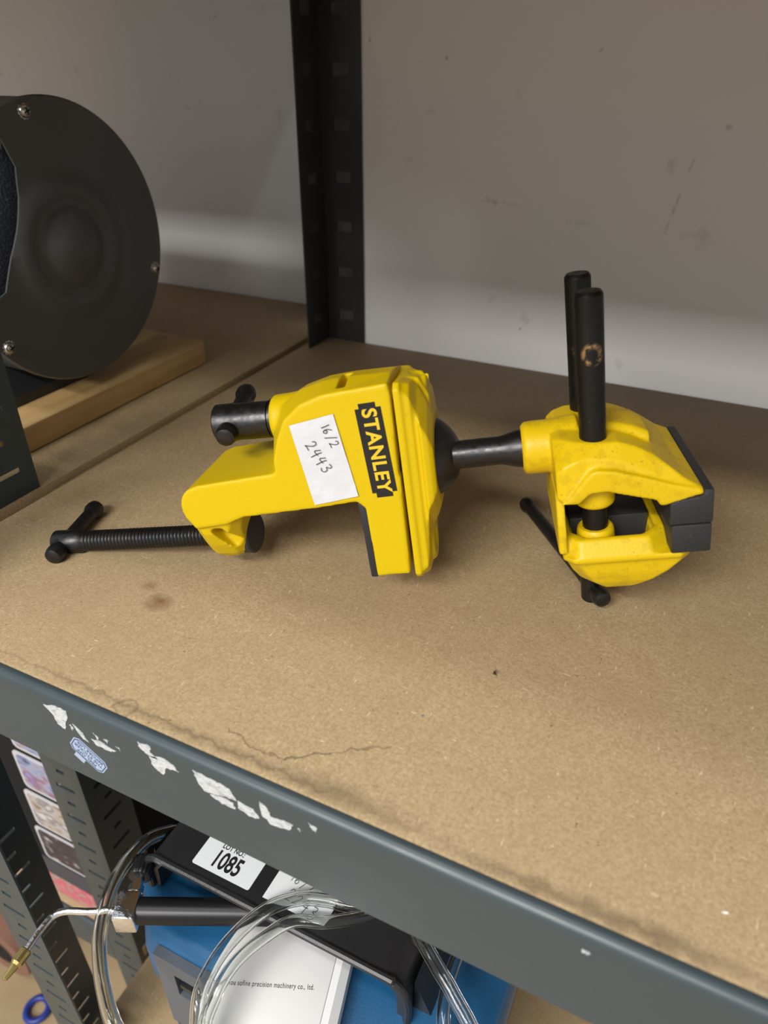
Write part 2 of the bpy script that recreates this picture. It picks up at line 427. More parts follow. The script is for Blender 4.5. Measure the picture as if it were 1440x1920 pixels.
def post(parent, cx, cy, sx, sy, mat, ph=.0194, label=None, backed=False):
    """equal angle post: corner at (cx,cy), legs run sx along X and sy along Y"""
    bm = NB()
    xa, xb = sorted((cx + sx * TH, cx + sx * FL)); ya, yb = sorted((cy, cy + sy * FL))
    add_flange(bm, xa, xb, Z0, Z1, 'XZ', *sorted((cy, cy + sy * TH)), slot_list(xa, xb, Z0, Z1, ph, wide=backed))
    add_flange(bm, ya, yb, Z0, Z1, 'YZ', *sorted((cx, cx + sx * TH)), slot_list(ya, yb, Z0, Z1, ph, wide=backed))
    o = obj('post', bm, mat, parent, smooth=False)
    if backed:   # plates added behind the slots, coloured like the shaded wall seen through them
        b1 = NB(); add_box(b1, *sorted((cx + sx * .004, cx + sx * (FL - .002))), *sorted((cy + sy * -.0012, cy)), Z0, Z1)
        obj('shade_backing', b1, M_shade_backing, o, smooth=False)
        b1 = NB(); add_box(b1, *sorted((cx - sx * .0012, cx)), *sorted((cy + sy * .004, cy + sy * (FL - .002))), Z0, Z1)
        obj('shade_backing', b1, M_shade_backing, o, smooth=False)
    if label: o['label'] = label
    return o
def beam_prof(y, s):
    """C profile with a rolled top edge; s=+1 when the shelf lies towards +y"""
    P = [(0, -.053), (0, -.0045)]
    P += [(.0045 - .0045 * cos(a), -.0045 + .0045 * sin(a)) for a in (pi / 8, pi / 4, 3 * pi / 8, pi / 2)]
    P += [(.0056, -.0002), (.0056, -.0168), (.030, -.0168), (.030, -.0185), (.0016, -.0185), (.0016, -.0515), (.012, -.0515), (.012, -.053)]
    return [(y + s * a, z) for a, z in P]
def beam(parent, y, s, x0, x1, z, mat):
    bm = NB(); add_prism(bm, [(a, b_ + z) for a, b_ in beam_prof(y, s)], 0, x0, x1)
    return obj('shelf_beam', bm, mat, parent)
def board(parent, x0, x1, y0, y1, z, mat):
    bm = NB(); add_box(bm, x0, x1, y0, y1, z - .016, z)
    return obj('shelf_board', bm, mat, parent, bevel=.0012)
RX0, RX1, RY0, RY1 = -.397, .74, .146, .652
rack = thing('shelving_rack', 'grey steel shelving rack with fibreboard shelf holding the yellow vise', 'shelving', (RX0, RY0, Z0))
post(rack, RX0, RY0, 1, 1, M_grey); post(rack, RX1, RY0, -1, 1, M_grey)
post(rack, -.3785, RY1 + .0012, 1, -1, M_greyd, .027, 'dark slotted corner post in front of the white panel', True); post(rack, RX1, RY1 + .0016, -1, -1, M_greyd)
front_beam = None
for z in (0.0, -.543, .336):
    fb = beam(rack, RY0, 1, RX0 + FL + .0005, RX1 - FL - .0005, z, M_grey)
    if z == 0: front_beam = fb; fb['label'] = 'grey front beam with torn white paper remains and a small blue sticker'
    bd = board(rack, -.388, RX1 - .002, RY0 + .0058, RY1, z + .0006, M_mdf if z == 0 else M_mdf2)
LX0, LX1, LY0, LY1 = -1.35, -.40, .241, .7485
rack2 = thing('shelving_rack', 'neighbouring shelving rack set further back, holding the bench grinder', 'shelving', (LX1, LY0, Z0))
post(rack2, LX1, LY0, -1, 1, M_grey); post(rack2, LX0, LY0, 1, 1, M_grey)
post(rack2, LX1, LY1 + .001, -1, -1, M_greyd); post(rack2, LX0, LY1 + .001, 1, -1, M_greyd)
for z in (0.0, -.543, .350):
    beam(rack2, LY0, 1, LX0 + FL + .0005, LX1 - FL - .0005, z, M_grey)
    board(rack2, LX0 + .002, -.3985, LY0 + .0058, LY1, z + .0006, M_mdf2)

bm = NB(); add_box(bm, -.3980, -.3886, LY0 + .05, LY1 - .06, -.03, -.005); obj('side_batten', bm, M_mdfe, rack2)

# torn paper and the small sticker on the front beam
def blob(cx, cz, pts, name, mat, parent):
    bm = NB(); P = []
    n = len(pts)
    for i in range(n):
        a, b2 = Vector(pts[i]), Vector(pts[(i + 1) % n])
        for k in range(4):
            p = a.lerp(b2, k / 4); j = .0006 if k else 0
            P.append((p.x + random.uniform(-j, j), p.y + random.uniform(-j, j)))
    add_prism(bm, P, 1, RY0 - .00022, RY0 + .0002)
    return obj(name, bm, mat, parent, smooth=False)
for pts in ([(-.249, -.0085), (-.240, -.0055), (-.2335, -.0060), (-.2350, -.0125), (-.2385, -.0205), (-.2430, -.0190), (-.2440, -.0135)],
            [(-.232, -.0135), (-.2275, -.0165), (-.2240, -.0225), (-.2275, -.0215)], [(-.2345, -.0155), (-.2325, -.0160), (-.2330, -.0190)],
            [(-.2215, -.0185), (-.2150, -.0175), (-.2065, -.0195), (-.2095, -.0215), (-.2180, -.0220)], [(-.2060, -.0158), (-.2035, -.0160), (-.2035, -.0180)],
            [(-.2190, -.0130), (-.2165, -.0150), (-.2172, -.0175)], [(-.2130, -.0145), (-.2100, -.0140), (-.2112, -.0162)],
            [(-.1905, -.0045), (-.1830, -.0042), (-.1838, -.0085), (-.1800, -.0110), (-.1860, -.0105), (-.1895, -.0085)],
            [(-.1850, -.0108), (-.1780, -.0085), (-.1712, -.0100), (-.1690, -.0135), (-.1755, -.0140), (-.1790, -.0205), (-.1840, -.0175)],
            [(-.1605, -.0070), (-.1500, -.0075), (-.1415, -.0090), (-.1385, -.0150), (-.1460, -.0160), (-.1560, -.0185), (-.1590, -.0130)],
            [(-.1530, -.0190), (-.1450, -.0170), (-.1405, -.0175), (-.1400, -.0215), (-.1470, -.0220)],
            [(-.1380, -.0145), (-.1300, -.0155), (-.1275, -.0200), (-.1330, -.0218), (-.1385, -.0195)],
            [(-.1262, -.0075), (-.1225, -.0105), (-.1215, -.0150), (-.1150, -.0135), (-.1105, -.0140), (-.1130, -.0185), (-.1220, -.0205), (-.1260, -.0165)],
            [(-.1030, -.0075), (-.0990, -.0085), (-.0995, -.0115), (-.1015, -.0105)], [(-.1085, -.0145), (-.1070, -.0148), (-.1075, -.0162)],
            [(.0065, -.0080), (.0090, -.0085), (.0085, -.0110), (.0070, -.0105)]):
    blob(0, 0, pts, 'paper_residue', M_resid, front_beam)
a = radians(-35)
SM = frame((-.2275, RY0, -.0335), (cos(a), 0, sin(a)), (-sin(a), 0, cos(a)))
def oct_pts(hw, hh, c): return [(-hw, -hh + c), (-hw, hh - c), (-hw + c, hh), (hw - c, hh), (hw, hh - c), (hw, -hh + c), (hw - c, -hh), (-hw + c, -hh)]
def flat(pts, z0, z1):
    bm = NB(); return add_prism(bm, pts, 2, z0, z1)
st = obj('small_sticker', flat(oct_pts(.0110, .0063, .0026), 0, .0001), M_bluest, front_beam, SM, smooth=False)
obj('small_sticker', flat([(-.006, -.0105), (-.006, -.006), (.0005, -.006), (.0005, -.0105)], 0, .0001), M_bluest, front_beam, SM, smooth=False)
bm = NB(); oo, ii = oct_pts(.0103, .0056, .0022), oct_pts(.0098, .0051, .0021)
for k in range(8):
    j = (k + 1) % 8
    add_prism(bm, [oo[k], oo[j], ii[j], ii[k]], 2, .0001, .00018)
obj('sticker_border', bm, M_bluepr, front_beam, SM, smooth=False)
for k, s_ in enumerate(('PEEL OFF', 'THE STICKER', 'BEFORE USE')):
    obj('sticker_lettering', text_mesh(s_, .0031, .00006), M_bluepr, front_beam, SM @ Matrix.Rotation(pi, 4, 'Z') @ Matrix.Translation((0, .0031 - k * .0031, .00012)), smooth=False)

# ------------------------------------------------------------------ the vise
BM = Matrix(((0.94250, -0.28611, -0.17271, -0.32558), (0.29903, 0.95274, 0.05352, 0.23739), (0.14923, -0.10208, 0.98352, 0.00548), (0, 0, 0, 1)))
HM = Matrix(((0.92665, -0.33066, -0.17884, -0.04014), (0.33426, 0.94242, -0.01054, 0.32826), (0.17202, -0.05001, 0.98382, 0.06015), (0, 0, 0, 1)))
vise = thing('multi_angle_vise', 'yellow and black ball-joint clamp-on bench vise lying on the fibreboard shelf', 'vise', (-.16, .29, 0))
mm = .001
def V(*a): return Vector(a) * mm
# clamp base casting (x along the clamp screw, y away from the viewer, z up)
bm = NB()
add_prism(bm, [(95.6, 24), (94.8, 28), (95, 32), (96, 35), (98, 37.8), (101, 39.9), (106, 41.6), (120, 43), (162, 47), (200, 48), (200, 29), (170, 25.6), (128, 22.5), (118, 19), (100, 17)], 1, -27, 31.5, mm)
def plan(z, x0, x1, hy, c):
    return [V(x, y, z) for x, y in ((x0 + c, -hy), (x1 - c, -hy), (x1, -hy + c), (x1, hy - c), (x1 - c, hy), (x0 + c, hy), (x0, hy - c), (x0, -hy + c))]
add_loft(bm, [plan(-9, 101, 116, 9.5, 4), plan(-5, 97, 119, 14, 5), plan(3, 96.4, 120, 19.5, 6), plan(12, 96, 121.5, 24, 6), plan(27, 95.5, 127, 26.8, 4)])
A_ = [(150, 40), (150.5, 52), (154.5, 63), (159.5, 72.7), (169, 80), (180, 83.7), (190, 84.8), (212.5, 86.8), (213.2, 80), (212, 24), (193.5, 24), (190.5, 31), (170, 34)]
B_ = [(145, 40), (145.5, 52), (148, 64), (154, 75), (165, 83), (178, 86.5), (190, 87.6), (212.5, 88), (213.2, 80), (212, 24), (193.5, 24), (190.5, 31), (170, 34)]
add_loft(bm, [[V(p[0], y, p[1] + (dz if p[1] > 60 else 0)) for p in S] for y, S, dz in ((-27, A_, 0), (-10, B_, 0), (6, B_, -1.6), (25, A_, -5))])
add_prism(bm, [(194, -15.5), (193.2, 24), (190, 27), (190, 40), (213, 40), (211.8, -14.5)], 1, -27, 25, mm)
add_cyl(bm, V(146, 0, 66.2), V(187, 0, 66.2), [(0, .0107), (.0018, .0123), (.010, .0128), (.041, .016)], 32)
cut1 = NB(); add_box(cut1, .1868, .1910, -.0215, .000, .072, .095)
cut2 = NB(); add_loft(cut2, [[V(x, y, z) for x, z in ((106.5, 13.5), (108, 15.5), (113, 15.5), (116, 12), (119.5, 4), (119, .5), (114.5, .5), (110, 7))] for y in (-30, -14.5)])
base_me = cast(bm, .0008, 3, (cut1, cut2))
base = obj('clamp_frame', base_me, M_yel, vise, BM, smooth=False)
# rear half of the ball socket, stepping down to the ball
bm = NB()
add_loft(bm, [rect_ring(*r) for r in ((214.0, 25.5, -19, 83.8, 3), (217.2, 25.5, -19, 83.8, 3), (218.0, 24.2, -19, 83.2, 4), (221.2, 24, -18, 82, 6), (222.6, 22.3, -14, 80.5, 9), (223.6, 22.3, -2, 79.5, 12), (224.6, 25, 5, 78, 15), (227.8, 23.8, 11, 70.5, 14), (229.8, 21.8, 16.5, 62.5, 13))])
add_cyl(bm, V(216, -6, -5), V(225.2, -6, -5), [(0, .011), (.0075, .011), (.0085, .010)], 32)
add_cyl(bm, V(215, 4, 74.5), V(227.5, 4, 74.5), [(0, .0088), (.0115, .0088), (.0125, .0075)], 32); add_loft(bm, [[V(x, y, z) for y, z in ((-6, 60), (-6, h_), (14, h_ - 1.7), (14, 60))] for x, h_ in ((216, 84.5), (224, 83), (228.5, 74), (229.5, 62))])
add_box(bm, .2130, .2160, -.020, .020, -.010, .080); add_box(bm, .2095, .2165, -.0215, .0235, .0780, .0825)
cutA = NB(); add_cyl(cutA, V(223.2, -6, -5), V(231.7, -6, -5), [(0, .006), (.0085, .006)], 24)
cutB = NB(); add_cyl(cutB, V(222.5, 6, 80), V(228.5, 4, 92), [(0, .005), (.0085, .005)], 24)
sock = obj('ball_socket', cast(bm, .0007, 3, (cutA, cutB)), M_yel, vise, BM, smooth=False)
# ball, stem
bm = NB(); bmesh.ops.create_uvsphere(bm, u_segments=48, v_segments=32, radius=.0224)
obj('pivot_ball', bm, M_ball, vise, BM @ Matrix.Translation(V(219, 0, 39.3)), deg=60)
bm = NB(); add_cyl(bm, V(-66, 0, 33.6), V(-24, 0, 33.6), [(0, .0072), (.024, .0072), (.031, .0092), (.034, .0096), (.042, .0096)], 32)
obj('pivot_stem', bm, M_blk, vise, HM)
# rubber face, clamp screw, swivel pad
bm = NB(); add_prism(bm, [(189.5, 27), (190.3, 10), (190.6, -10), (190.8, -16), (194.6, -16), (194.0, 24), (190.6, 27.6)], 1, -26.6, 24.6, mm)
obj('rubber_facing', bm, M_rub, vise, BM, bevel=.0006)
bm = NB(); prof = [(-.0065, .0062), (-.0055, .0072), (.011, .0072), (.013, .0056)]
t = .0135
while t < .098:
    prof += [(t, .0054), (t + .0008, .0063), (t + .0012, .0063)]; t += .0022
prof += [(.112, .0054)]
add_cyl(bm, (0, 0, 0), (.1, 0, 0), prof, 32)
screw = obj('clamp_screw', bm, M_blk, vise, BM, deg=50)
def tbar(parent, p0, p1, r, kr, M):
    bm = NB(); L = (Vector(p1) - Vector(p0)).length; k = kr
    prof = [(-k * .9, k * .55), (-k * .75, k * .86), (-k * .3, k), (k * .35, k), (k * .8, k * .82), (k * 1.1, r), (L - k * 1.1, r), (L - k * .8, k * .82), (L - k * .35, k), (L + k * .3, k), (L + k * .75, k * .86), (L + k * .9, k * .55)]
    add_cyl(bm, p0, p1, prof, 24)
    return obj('tommy_bar', bm, M_blk, parent, M, deg=45)
tbar(screw, V(0, -11.4, -1.4), V(0, 35.0, 4.2), .0043, .0055, BM)
bm = NB(); add_cyl(bm, V(112.5, 0, 1), V(125, 0, 1), [(0, .0105), (.0006, .0118), (.0085, .0118), (.0093, .0108)], 40)
obj('swivel_pad', bm, M_rub, vise, BM @ Matrix.Translation(V(112, 0, 1)) @ Matrix.Rotation(radians(-6), 4, 'Z') @ Matrix.Translation(V(-112, 0, -1)))
# ball lock
bm = NB(); add_cyl(bm, V(114, 0, 66), V(149.5, 0, 66.2), [(0, .0092), (.0008, .0100), (.0105, .0100), (.0112, .0097), (.030, .0097), (.0303, .0090), (.0310, .0090), (.0313, .0105), (.0355, .0105)], 40)
lock = obj('lock_spindle', bm, M_blk, vise, BM, deg=25)
tbar(lock, V(122.8, -11.5, 63.6), V(120.3, 31, 72.0), .0043, .0056, BM)
# logo film with lettering, and the paper sticker
LOGO = frame(BM @ V(203, -27.05, 54), BM.to_3x3() @ Vector((.06, 0, -1)), BM.to_3x3() @ Vector((1, 0, .06)))
lp = [(-24.5, -4.2), (-24.5, 4.0), (-22, 4.0), (-22, 6.4), (21.5, 6.4), (21.5, 4.0), (24, 4.0), (24, -4.2), (21.5, -4.2), (21.5, -6.2), (-22, -6.2), (-22, -4.2)]
logo = obj('logo_plate', flat([(a_ * mm, b_ * mm) for a_, b_ in lp], -.0004, .00015), M_logo, vise, LOGO, smooth=False)
obj('logo_lettering', text_mesh('STANLEY', .0098, .00008, .00026, 1.0, spacing=1.10), M_logoy, logo, LOGO @ Matrix.Translation((-.0002, .0001, .0002)), smooth=False)
STK = frame(BM @ V(163.0, -27.2, 70.6), BM.to_3x3() @ Vector((22, 0, 4.0)), BM.to_3x3() @ Vector((-6, 0, 43)))
def sticker_mesh():
    # corners (down the face): slightly creased sheet
    c = [Vector((0, 0, 0)), Vector((.0223, 0, 0)), Vector((.0205, -.0435, 0)), Vector((-.0030, -.0430, 0))]
    c[0].x -= .0008; bm = NB(); n = 14; g = []
    for j in range(n + 1):
        row = []
        for i in range(n + 1):
            u, v = i / n, j / n
            p = c[0].lerp(c[1], u).lerp(c[3].lerp(c[2], u), v)
            p.z = .00022 + .0007 * abs(mnoise.noise(Vector((u * 2.2, v * 3.1, .7)))) 
            row.append(p)
        g.append(row)
    tp = [[bm.verts.new(p + Vector((0, 0, .00012))) for p in r] for r in g]; bt_ = [[bm.verts.new(p) for p in r] for r in g]
    for j in range(n):
        for i in range(n):
            bm.faces.new((tp[j][i], tp[j][i + 1], tp[j + 1][i + 1], tp[j + 1][i])); bm.faces.new((bt_[j][i], bt_[j + 1][i], bt_[j + 1][i + 1], bt_[j][i + 1]))
    for k in range(n):
        for a_, b_ in (((0, k), (0, k + 1)), ((n, k), (n, k + 1)), ((k, 0), (k + 1, 0)), ((k, n), (k + 1, n))):
            bm.faces.new((tp[a_[0]][a_[1]], tp[b_[0]][b_[1]], bt_[b_[0]][b_[1]], bt_[a_[0]][a_[1]]))
    return bm
stk = obj('paper_sticker', sticker_mesh(), M_paper, vise, STK, deg=70)
stk['label'] = 'creased white paper sticker with handwritten numbers'
for txt, size, org, ang in (('16/2', .0044, (.0142, -.0034), -82), ('2443', .0055, (.0035, -.0110), -76)):
    hb, w_ = handwriting(txt, size, .00034)
    obj('handwriting', hb, M_ink, stk, STK @ Matrix.Translation((org[0], org[1], .0010)) @ Matrix.Rotation(radians(ang), 4, 'Z'), smooth=False)

# vise head (x away from the ball, y away from the viewer, z along the guide rods)
bm = NB()
def jsec(x, wb, zb, ws, zs, wt, zt):
    return [V(x, y, z) for y, z in ((-wb, zb), (-ws, zs), (-wt, zt), (wt, zt), (ws, zs), (wb, zb))]
add_loft(bm, [jsec(*s_) for s_ in (
    (-18.5, 33, 20.5, 31.5, 33, 15, 43), (-15, 35, 18.6, 33.5, 36, 19, 44.4), (-9, 35.2, 18.4, 33, 38.5, 23.5, 44.4), (-4, 35, 23.3, 32, 39, 25, 44.0), (3, 35, 23.8, 32, 38, 26, 43.6),
    (10, 35, 22.4, 32, 36.5, 26, 43.6), (18, 35.2, 19.8, 32.5, 33, 26.5, 40.4), (25, 35.3, 17.2, 33, 29, 28, 36.4), (26.5, 35.5, 14.2, 33.3, 28, 28.5, 35.2), (30, 35.6, 14.4, 33.8, 26, 30, 32.3), (38, 36, 17.0, 35, 22.5, 33, 25.2), (45, 36.2, 18.4, 35.8, 20, 35, 21))])
add_cyl(bm, V(-32, 0, 33.4), V(-5, 0, 33.4), [(0, .0112), (.0018, .0130), (.0045, .0132), (.015, .0132), (.027, .0145)], 36)
for s_ in (-1, 1): add_cyl(bm, V(0, s_ * 18.7, 9.5), V(0, s_ * 18.7, 30), [(0, .0080), (.0015, .0094), (.0205, .0096)], 32)
add_loft(bm, [[V(x, y, z) for y, z in ((-w_, 25), (-w_, zt - 2), (-w_ + 2, zt), (w_ - 2, zt), (w_, zt - 2), (w_, 25))] for x, w_, zt in ((2, 11, 47.2), (12, 11.5, 46), (20, 12, 43.5), (26.5, 12.5, 40.2))])
for s_ in (-1, 1):   # proud lower band along both flanks
    band = [(-17, 19.2), (-9, 18.4), (-4, 23.3), (3, 23.8), (25, 17.2), (27, 14.2), (30, 14.4), (44.5, 18.6), (44.5, 20.6), (38.8, 22.6), (32.4, 24.4), (19.9, 29.2), (7.2, 33.6), (0, 34.8), (-3.2, 34.0), (-6, 31), (-12.5, 22.3), (-15, 19.6)]
    add_prism(bm, band, 1, *sorted((s_ * 30, s_ * 36.6)), mm)
up_jaw = obj('upper_jaw', cast(bm, .0008, 3), M_yelw, vise, HM, smooth=False)
bm = NB()
def lsec(z, x0, x1, hy, c): return plan(z, x0, x1, hy, c)
add_loft(bm, [lsec(-40, 3, 13, 12, 5), lsec(-38, -1, 18, 22, 6), lsec(-34, -4, 24, 28.5, 7), lsec(-29, -9, 31.5, 31.5, 7), lsec(-23.5, -12.5, 38, 33.2, 7), lsec(-17.5, -15, 42.5, 34, 6), lsec(-15.5, -16, 42.5, 34.3, 6), lsec(-14.8, -17, 42.2, 35.6, 5), lsec(-12, -17.3, 41, 35.8, 5)])
add_loft(bm, [lsec(-14, -17, 33, 35.8, 7), lsec(-12.5, -17.3, 32.6, 35.8, 8), lsec(-5.2, -18.2, 31.8, 31.2, 9), lsec(-4.4, -17.8, 31.3, 30.2, 9)])
add_loft(bm, [[V(x, y, z) for x, y in ((-19, -h_), (-15, -h_), (-15, h_), (-19, h_))] for z, h_ in ((-10, 33), (6, 32), (22, 27))])
lcut = NB(); add_loft(lcut, [lsec(-24, -8, 24, 23, 6), lsec(-8.6, -11, 26, 26.5, 6), lsec(-8.4, -12.2, 27.2, 27.8, 7), lsec(4, -12.5, 27.6, 28.2, 7)])
low_me = cast(bm, .0008, 3, (lcut,))
bm2 = NB(); bm2.from_mesh(low_me)
for s_ in (-1, 1): add_cyl(bm2, V(0, s_ * 18.7, -26), V(0, s_ * 18.7, -3), [(0, .0098), (.020, .0090), (.0222, .0086), (.0230, .0078)], 32)
add_box(bm2, .006, .028, -.0215, -.0190, -.026, -.0105); add_box(bm2, .006, .028, .0190, .0215, -.026, -.0105)
low_jaw = obj('lower_jaw', bm2, M_yelw, vise, HM, deg=45)
bm = NB(); add_box(bm, -.0115, .0262, -.0105, .0105, -.024, -.0035)  # dark blocks added in the jaw pocket to stand in for its shade
for s_ in (-1, 1): add_box(bm, .0092, .0262, *sorted((s_ * .0218, s_ * .0250)), -.0245, -.0160); add_box(bm, .0092, .0262, *sorted((s_ * .0105, s_ * .0188)), -.0245, -.0150)
obj('pocket_shade_block', bm, simple('pocket_shade_dark', (.035, .036, .034), .5, .3), low_jaw, HM, bevel=.0006)
for nm, z0, z1, x0 in (('jaw_pad', 3.7, 18.2, 30.6), ('jaw_pad', -11.7, 3.2, 31.6)):
    bm = NB()
    if z0 > 0: add_prism(bm, [(x0, z0), (49.4, z0), (49.4, z1 + 2.6), (45.2, z1 + 2.9), (44.6, z1 - .3), (x0, z1 - 2.6)], 1, -37, 37, mm)
    else: add_box(bm, x0 * mm, .0491, -.0368, .0368, z0 * mm, z1 * mm)
    obj(nm, bm, M_pad, vise, HM, bevel=.0009)
for s_ in (-1, 1):
    bm = NB(); add_cyl(bm, V(0, s_ * 18.7, -22), V(0, s_ * 18.7, 110.5), [(0, .0055), (.001, .0061), (.1308, .0061), (.1318, .0056), (.1325, .0050)], 32)
    obj('guide_rod', bm, M_rod, vise, HM, deg=20)
bm = NB(); add_cyl(bm, V(-1, 0, -61), V(-1, 0, 26), [(0, .0046), (.0008, .0053), (.016, .0053), (.0165, .0046), (.086, .0046)], 32)
js = obj('jaw_screw', bm, M_blk, vise, HM)
tbar(js, V(2.6, -9.5, -53.2), V(-29, 86, -46.2), .0038, .0049, HM)

# ------------------------------------------------------------------ bench grinder on its board
bm = NB()
def rrect(x0, x1, y0, y1, r, n=5):
    P = []
    for cx, cy, a0 in ((x1 - r, y0 + r, -pi / 2), (x1 - r, y1 - r, 0), (x0 + r, y1 - r, pi / 2), (x0 + r, y0 + r, pi)):
        P += [(cx + r * cos(a0 + k * pi / 2 / n), cy + r * sin(a0 + k * pi / 2 / n)) for k in range(n + 1)]
    return P
add_prism(bm, rrect(-.78, -.446, .27, .537, .012), 2, .0012, .0215)
mb = obj('mounting_board', bm, M_wood, None, bevel=.0015); tag(mb, 'thick wooden board under the bench grinder on the left shelf', 'board')
gr = thing('bench_grinder', 'black bench grinder with round screwed wheel cover at the left edge', 'grinder', (-.60, .4055, .0215))
GC = Vector((-.4566, .4055, .1317))
GM = frame(GC, (0, 1, 0), (0, 0, 1))      # local x = +Y, y = up, z = towards +X
bm = NB(); seg = 128; prof = [(0, .0125), (.010, .0117), (.018, .0093), (.024, .0058), (.028, .0030), (.031, .0020), (.034, .0026), (.038, .0046), (.042, .0048), (.047, .0030), (.053, .0003), (.058, 0), (.070, 0), (.0955, 0), (.0985, -.0006), (.0997, -.0022)]
rings = []
for r, z in prof + [(r, z - .0016) for r, z in prof[::-1]]:
    rings.append([Vector((max(r, 1e-5) * cos(2 * pi * i / seg), max(r, 1e-5) * sin(2 * pi * i / seg), z)) for i in range(seg)])
add_loft(bm, rings)
o = temp(bm); cb = NB()
add_prism(cb, [(-.050, .110), (-.031, .058), (-.0345, .040), (-.044, .020), (-.064, -.0185), (-.078, -.024), (-.13, -.036), (-.13, .12)], 2, -.02, .02)
ct = temp(cb); md = o.modifiers.new('b', 'BOOLEAN'); md.operation = 'DIFFERENCE'; md.object = ct; md.solver = 'EXACT'
cover_me = bake(o); bpy.data.objects.remove(ct)
obj('wheel_cover', cover_me, M_cover, gr, GM, deg=40)
bm = NB(); n0, n1 = -146, 112; P = []
ang = [radians(n0 + (n1 - n0) * k / 60) for k in range(61)]
for z0, z1 in ((-.045, -.0022),):
    add_loft(bm, [[Vector((r * cos(a_), r * sin(a_), z)) for r, z in ((.0962, z0), (.0982, z0), (.0982, z1), (.0962, z1))] for a_ in ang])
obj('wheel_guard', bm, M_cover, gr, GM)
bm = NB(); add_cyl(bm, (0, 0, -.036), (0, 0, -.014), [(0, .090), (.001, .092), (.021, .092), (.022, .090)], 96)
obj('grinding_wheel', bm, M_wheel, gr, GM)
bm = NB(); add_cyl(bm, (0, 0, -.30), (0, 0, -.046), [(0, .055), (.01, .066), (.23, .066), (.245, .058), (.254, .040)], 64)
obj('motor_housing', bm, M_cover, gr, GM)
bm = NB(); add_loft(bm, [[(x, y, z) for x, y in rrect(-.735 + i_, -.480 - i_, .300 + i_, .425 - i_, .012)] for z, i_ in ((.0215, 0), (.030, 0), (.033, .004), (.070, .03))])
obj('foot', bm, M_blackpl, gr)
for a_, rr in ((99, .0915), (-21.3, .0915), (-143.5, .0925)):
    M = GM @ Matrix.Translation((rr * cos(radians(a_)), rr * sin(radians(a_)), 0))
    bm = NB(); n = 24; R2 = []
    for z, f_ in ((0, 1), (.0006, 1), (.0008, .9)):
        R2.append([Vector(((.0055 if k % 2 else .0048) * f_ * cos(2 * pi * k / n), (.0055 if k % 2 else .0048) * f_ * sin(2 * pi * k / n), z)) for k in range(n)])
    add_loft(bm, R2); add_cyl(bm, (0, 0, .0006), (0, 0, .004), [(0, .0043), (.0014, .0041), (.0026, .003), (.0031, .0012)], 20)
    sc_ = obj('cover_screw', bm, M_zinc, gr, M, deg=40)
    bm = NB(); add_box(bm, -.0022, .0022, -.0005, .0005, .0030, .0040); add_box(bm, -.0005, .0005, -.0022, .0022, .0030, .0040)
    obj('screw_recess', bm, M_dkhole, sc_, M @ Matrix.Rotation(radians(20), 4, 'Z'))
bm = NB(); add_prism(bm, [(-.095, .093), (-.052, .086), (-.0395, .0735), (-.0405, .070), (-.050, .066), (-.095, .070)], 2, .0006, .0024)
obj('shield_bracket', bm, simple('pale_grey_steel', (.20, .20, .185), .5), gr, GM, bevel=.0005)

# ------------------------------------------------------------------ below: toolbox with carry handle
tb = thing('toolbox', 'blue plastic toolbox with black carry handle under the grey beam', 'toolbox', (-.13, .24, -.542))
ZL = -.2085
plan_pts = [(-.236, .148), (-.040, .148), (-.020, .165), (-.020, .330), (-.040, .345), (-.255, .345), (-.272, .330), (-.272, .185)]
def shrink(P, d):
    c = Vector((-.146, .246)); return [((x - c.x) * (1 - d / .126) + c.x, (y - c.y) * (1 - d / .098) + c.y) for x, y in P]
bm = NB(); add_loft(bm, [[(x, y, z) for x, y in shrink(plan_pts, d)] for z, d in ((-.5415, .010), (-.30, .002), (-.258, .002))])
obj('case_body', bm, M_navy, tb, bevel=.003)
bm = NB(); add_loft(bm, [[(x, y, z) for x, y in shrink(plan_pts, d)] for z, d in ((-.2575, 0), (-.222, 0), (-.213, .003), (ZL, .010))])
obj('case_lid', bm, M_blue, tb, bevel=.002)
# slate front panel with latch recess
bm = NB()
for x0, x1, z0, z1 in ((-.226, -.048, -.228, -.214), (-.226, -.212, -.300, -.228), (-.188, -.048, -.300, -.228), (-.212, -.188, -.300, -.252)):
    add_box(bm, x0, x1, .1445, .1505, z0, z1)
obj('front_panel', bm, M_slate, tb, smooth=False)
bm = NB(); add_box(bm, -.212, -.188, .1478, .1500, -.252, -.228); add_box(bm, -.2105, -.1895, .1455, .148, -.244, -.240)
obj('latch', bm, M_blackpl, tb, smooth=False)
# handle: wide flat arch
HT = -.170
def arch(y0, y1, th, drop):
    xs = [(-.252, ZL + .001), (-.2515, HT - .016), (-.2475, HT - .006), (-.240, HT - .001), (-.230, HT), (-.092, HT), (-.081, HT - .001), (-.0735, HT - .006), (-.0695, HT - .016), (-.0690, ZL + .001)]
    inn = [(-.0755, ZL + .001), (-.0765, HT - .017), (-.0815, HT - .0095), (-.092, HT - th), (-.230, HT - th), (-.2395, HT - .0095), (-.2445, HT - .017), (-.2455, ZL + .001)]
    bm = NB(); add_prism(bm, xs + inn, 1, y0, y1); return bm
hd = obj('carry_handle', arch(.1775, .224, .0055, 0), M_blackpl, tb)
bm = NB(); add_tube(bm, catmull([(-.2515, .1765, ZL + .002), (-.2512, .1765, HT - .014), (-.2440, .1765, HT - .003), (-.225, .1765, HT - .0012), (-.095, .1765, HT - .0012), (-.0775, .1765, HT - .003), (-.0698, .1765, HT - .014), (-.0690, .1765, ZL + .002)], 6), .0026, 10)
obj('handle_rim', bm, M_blackpl, hd)
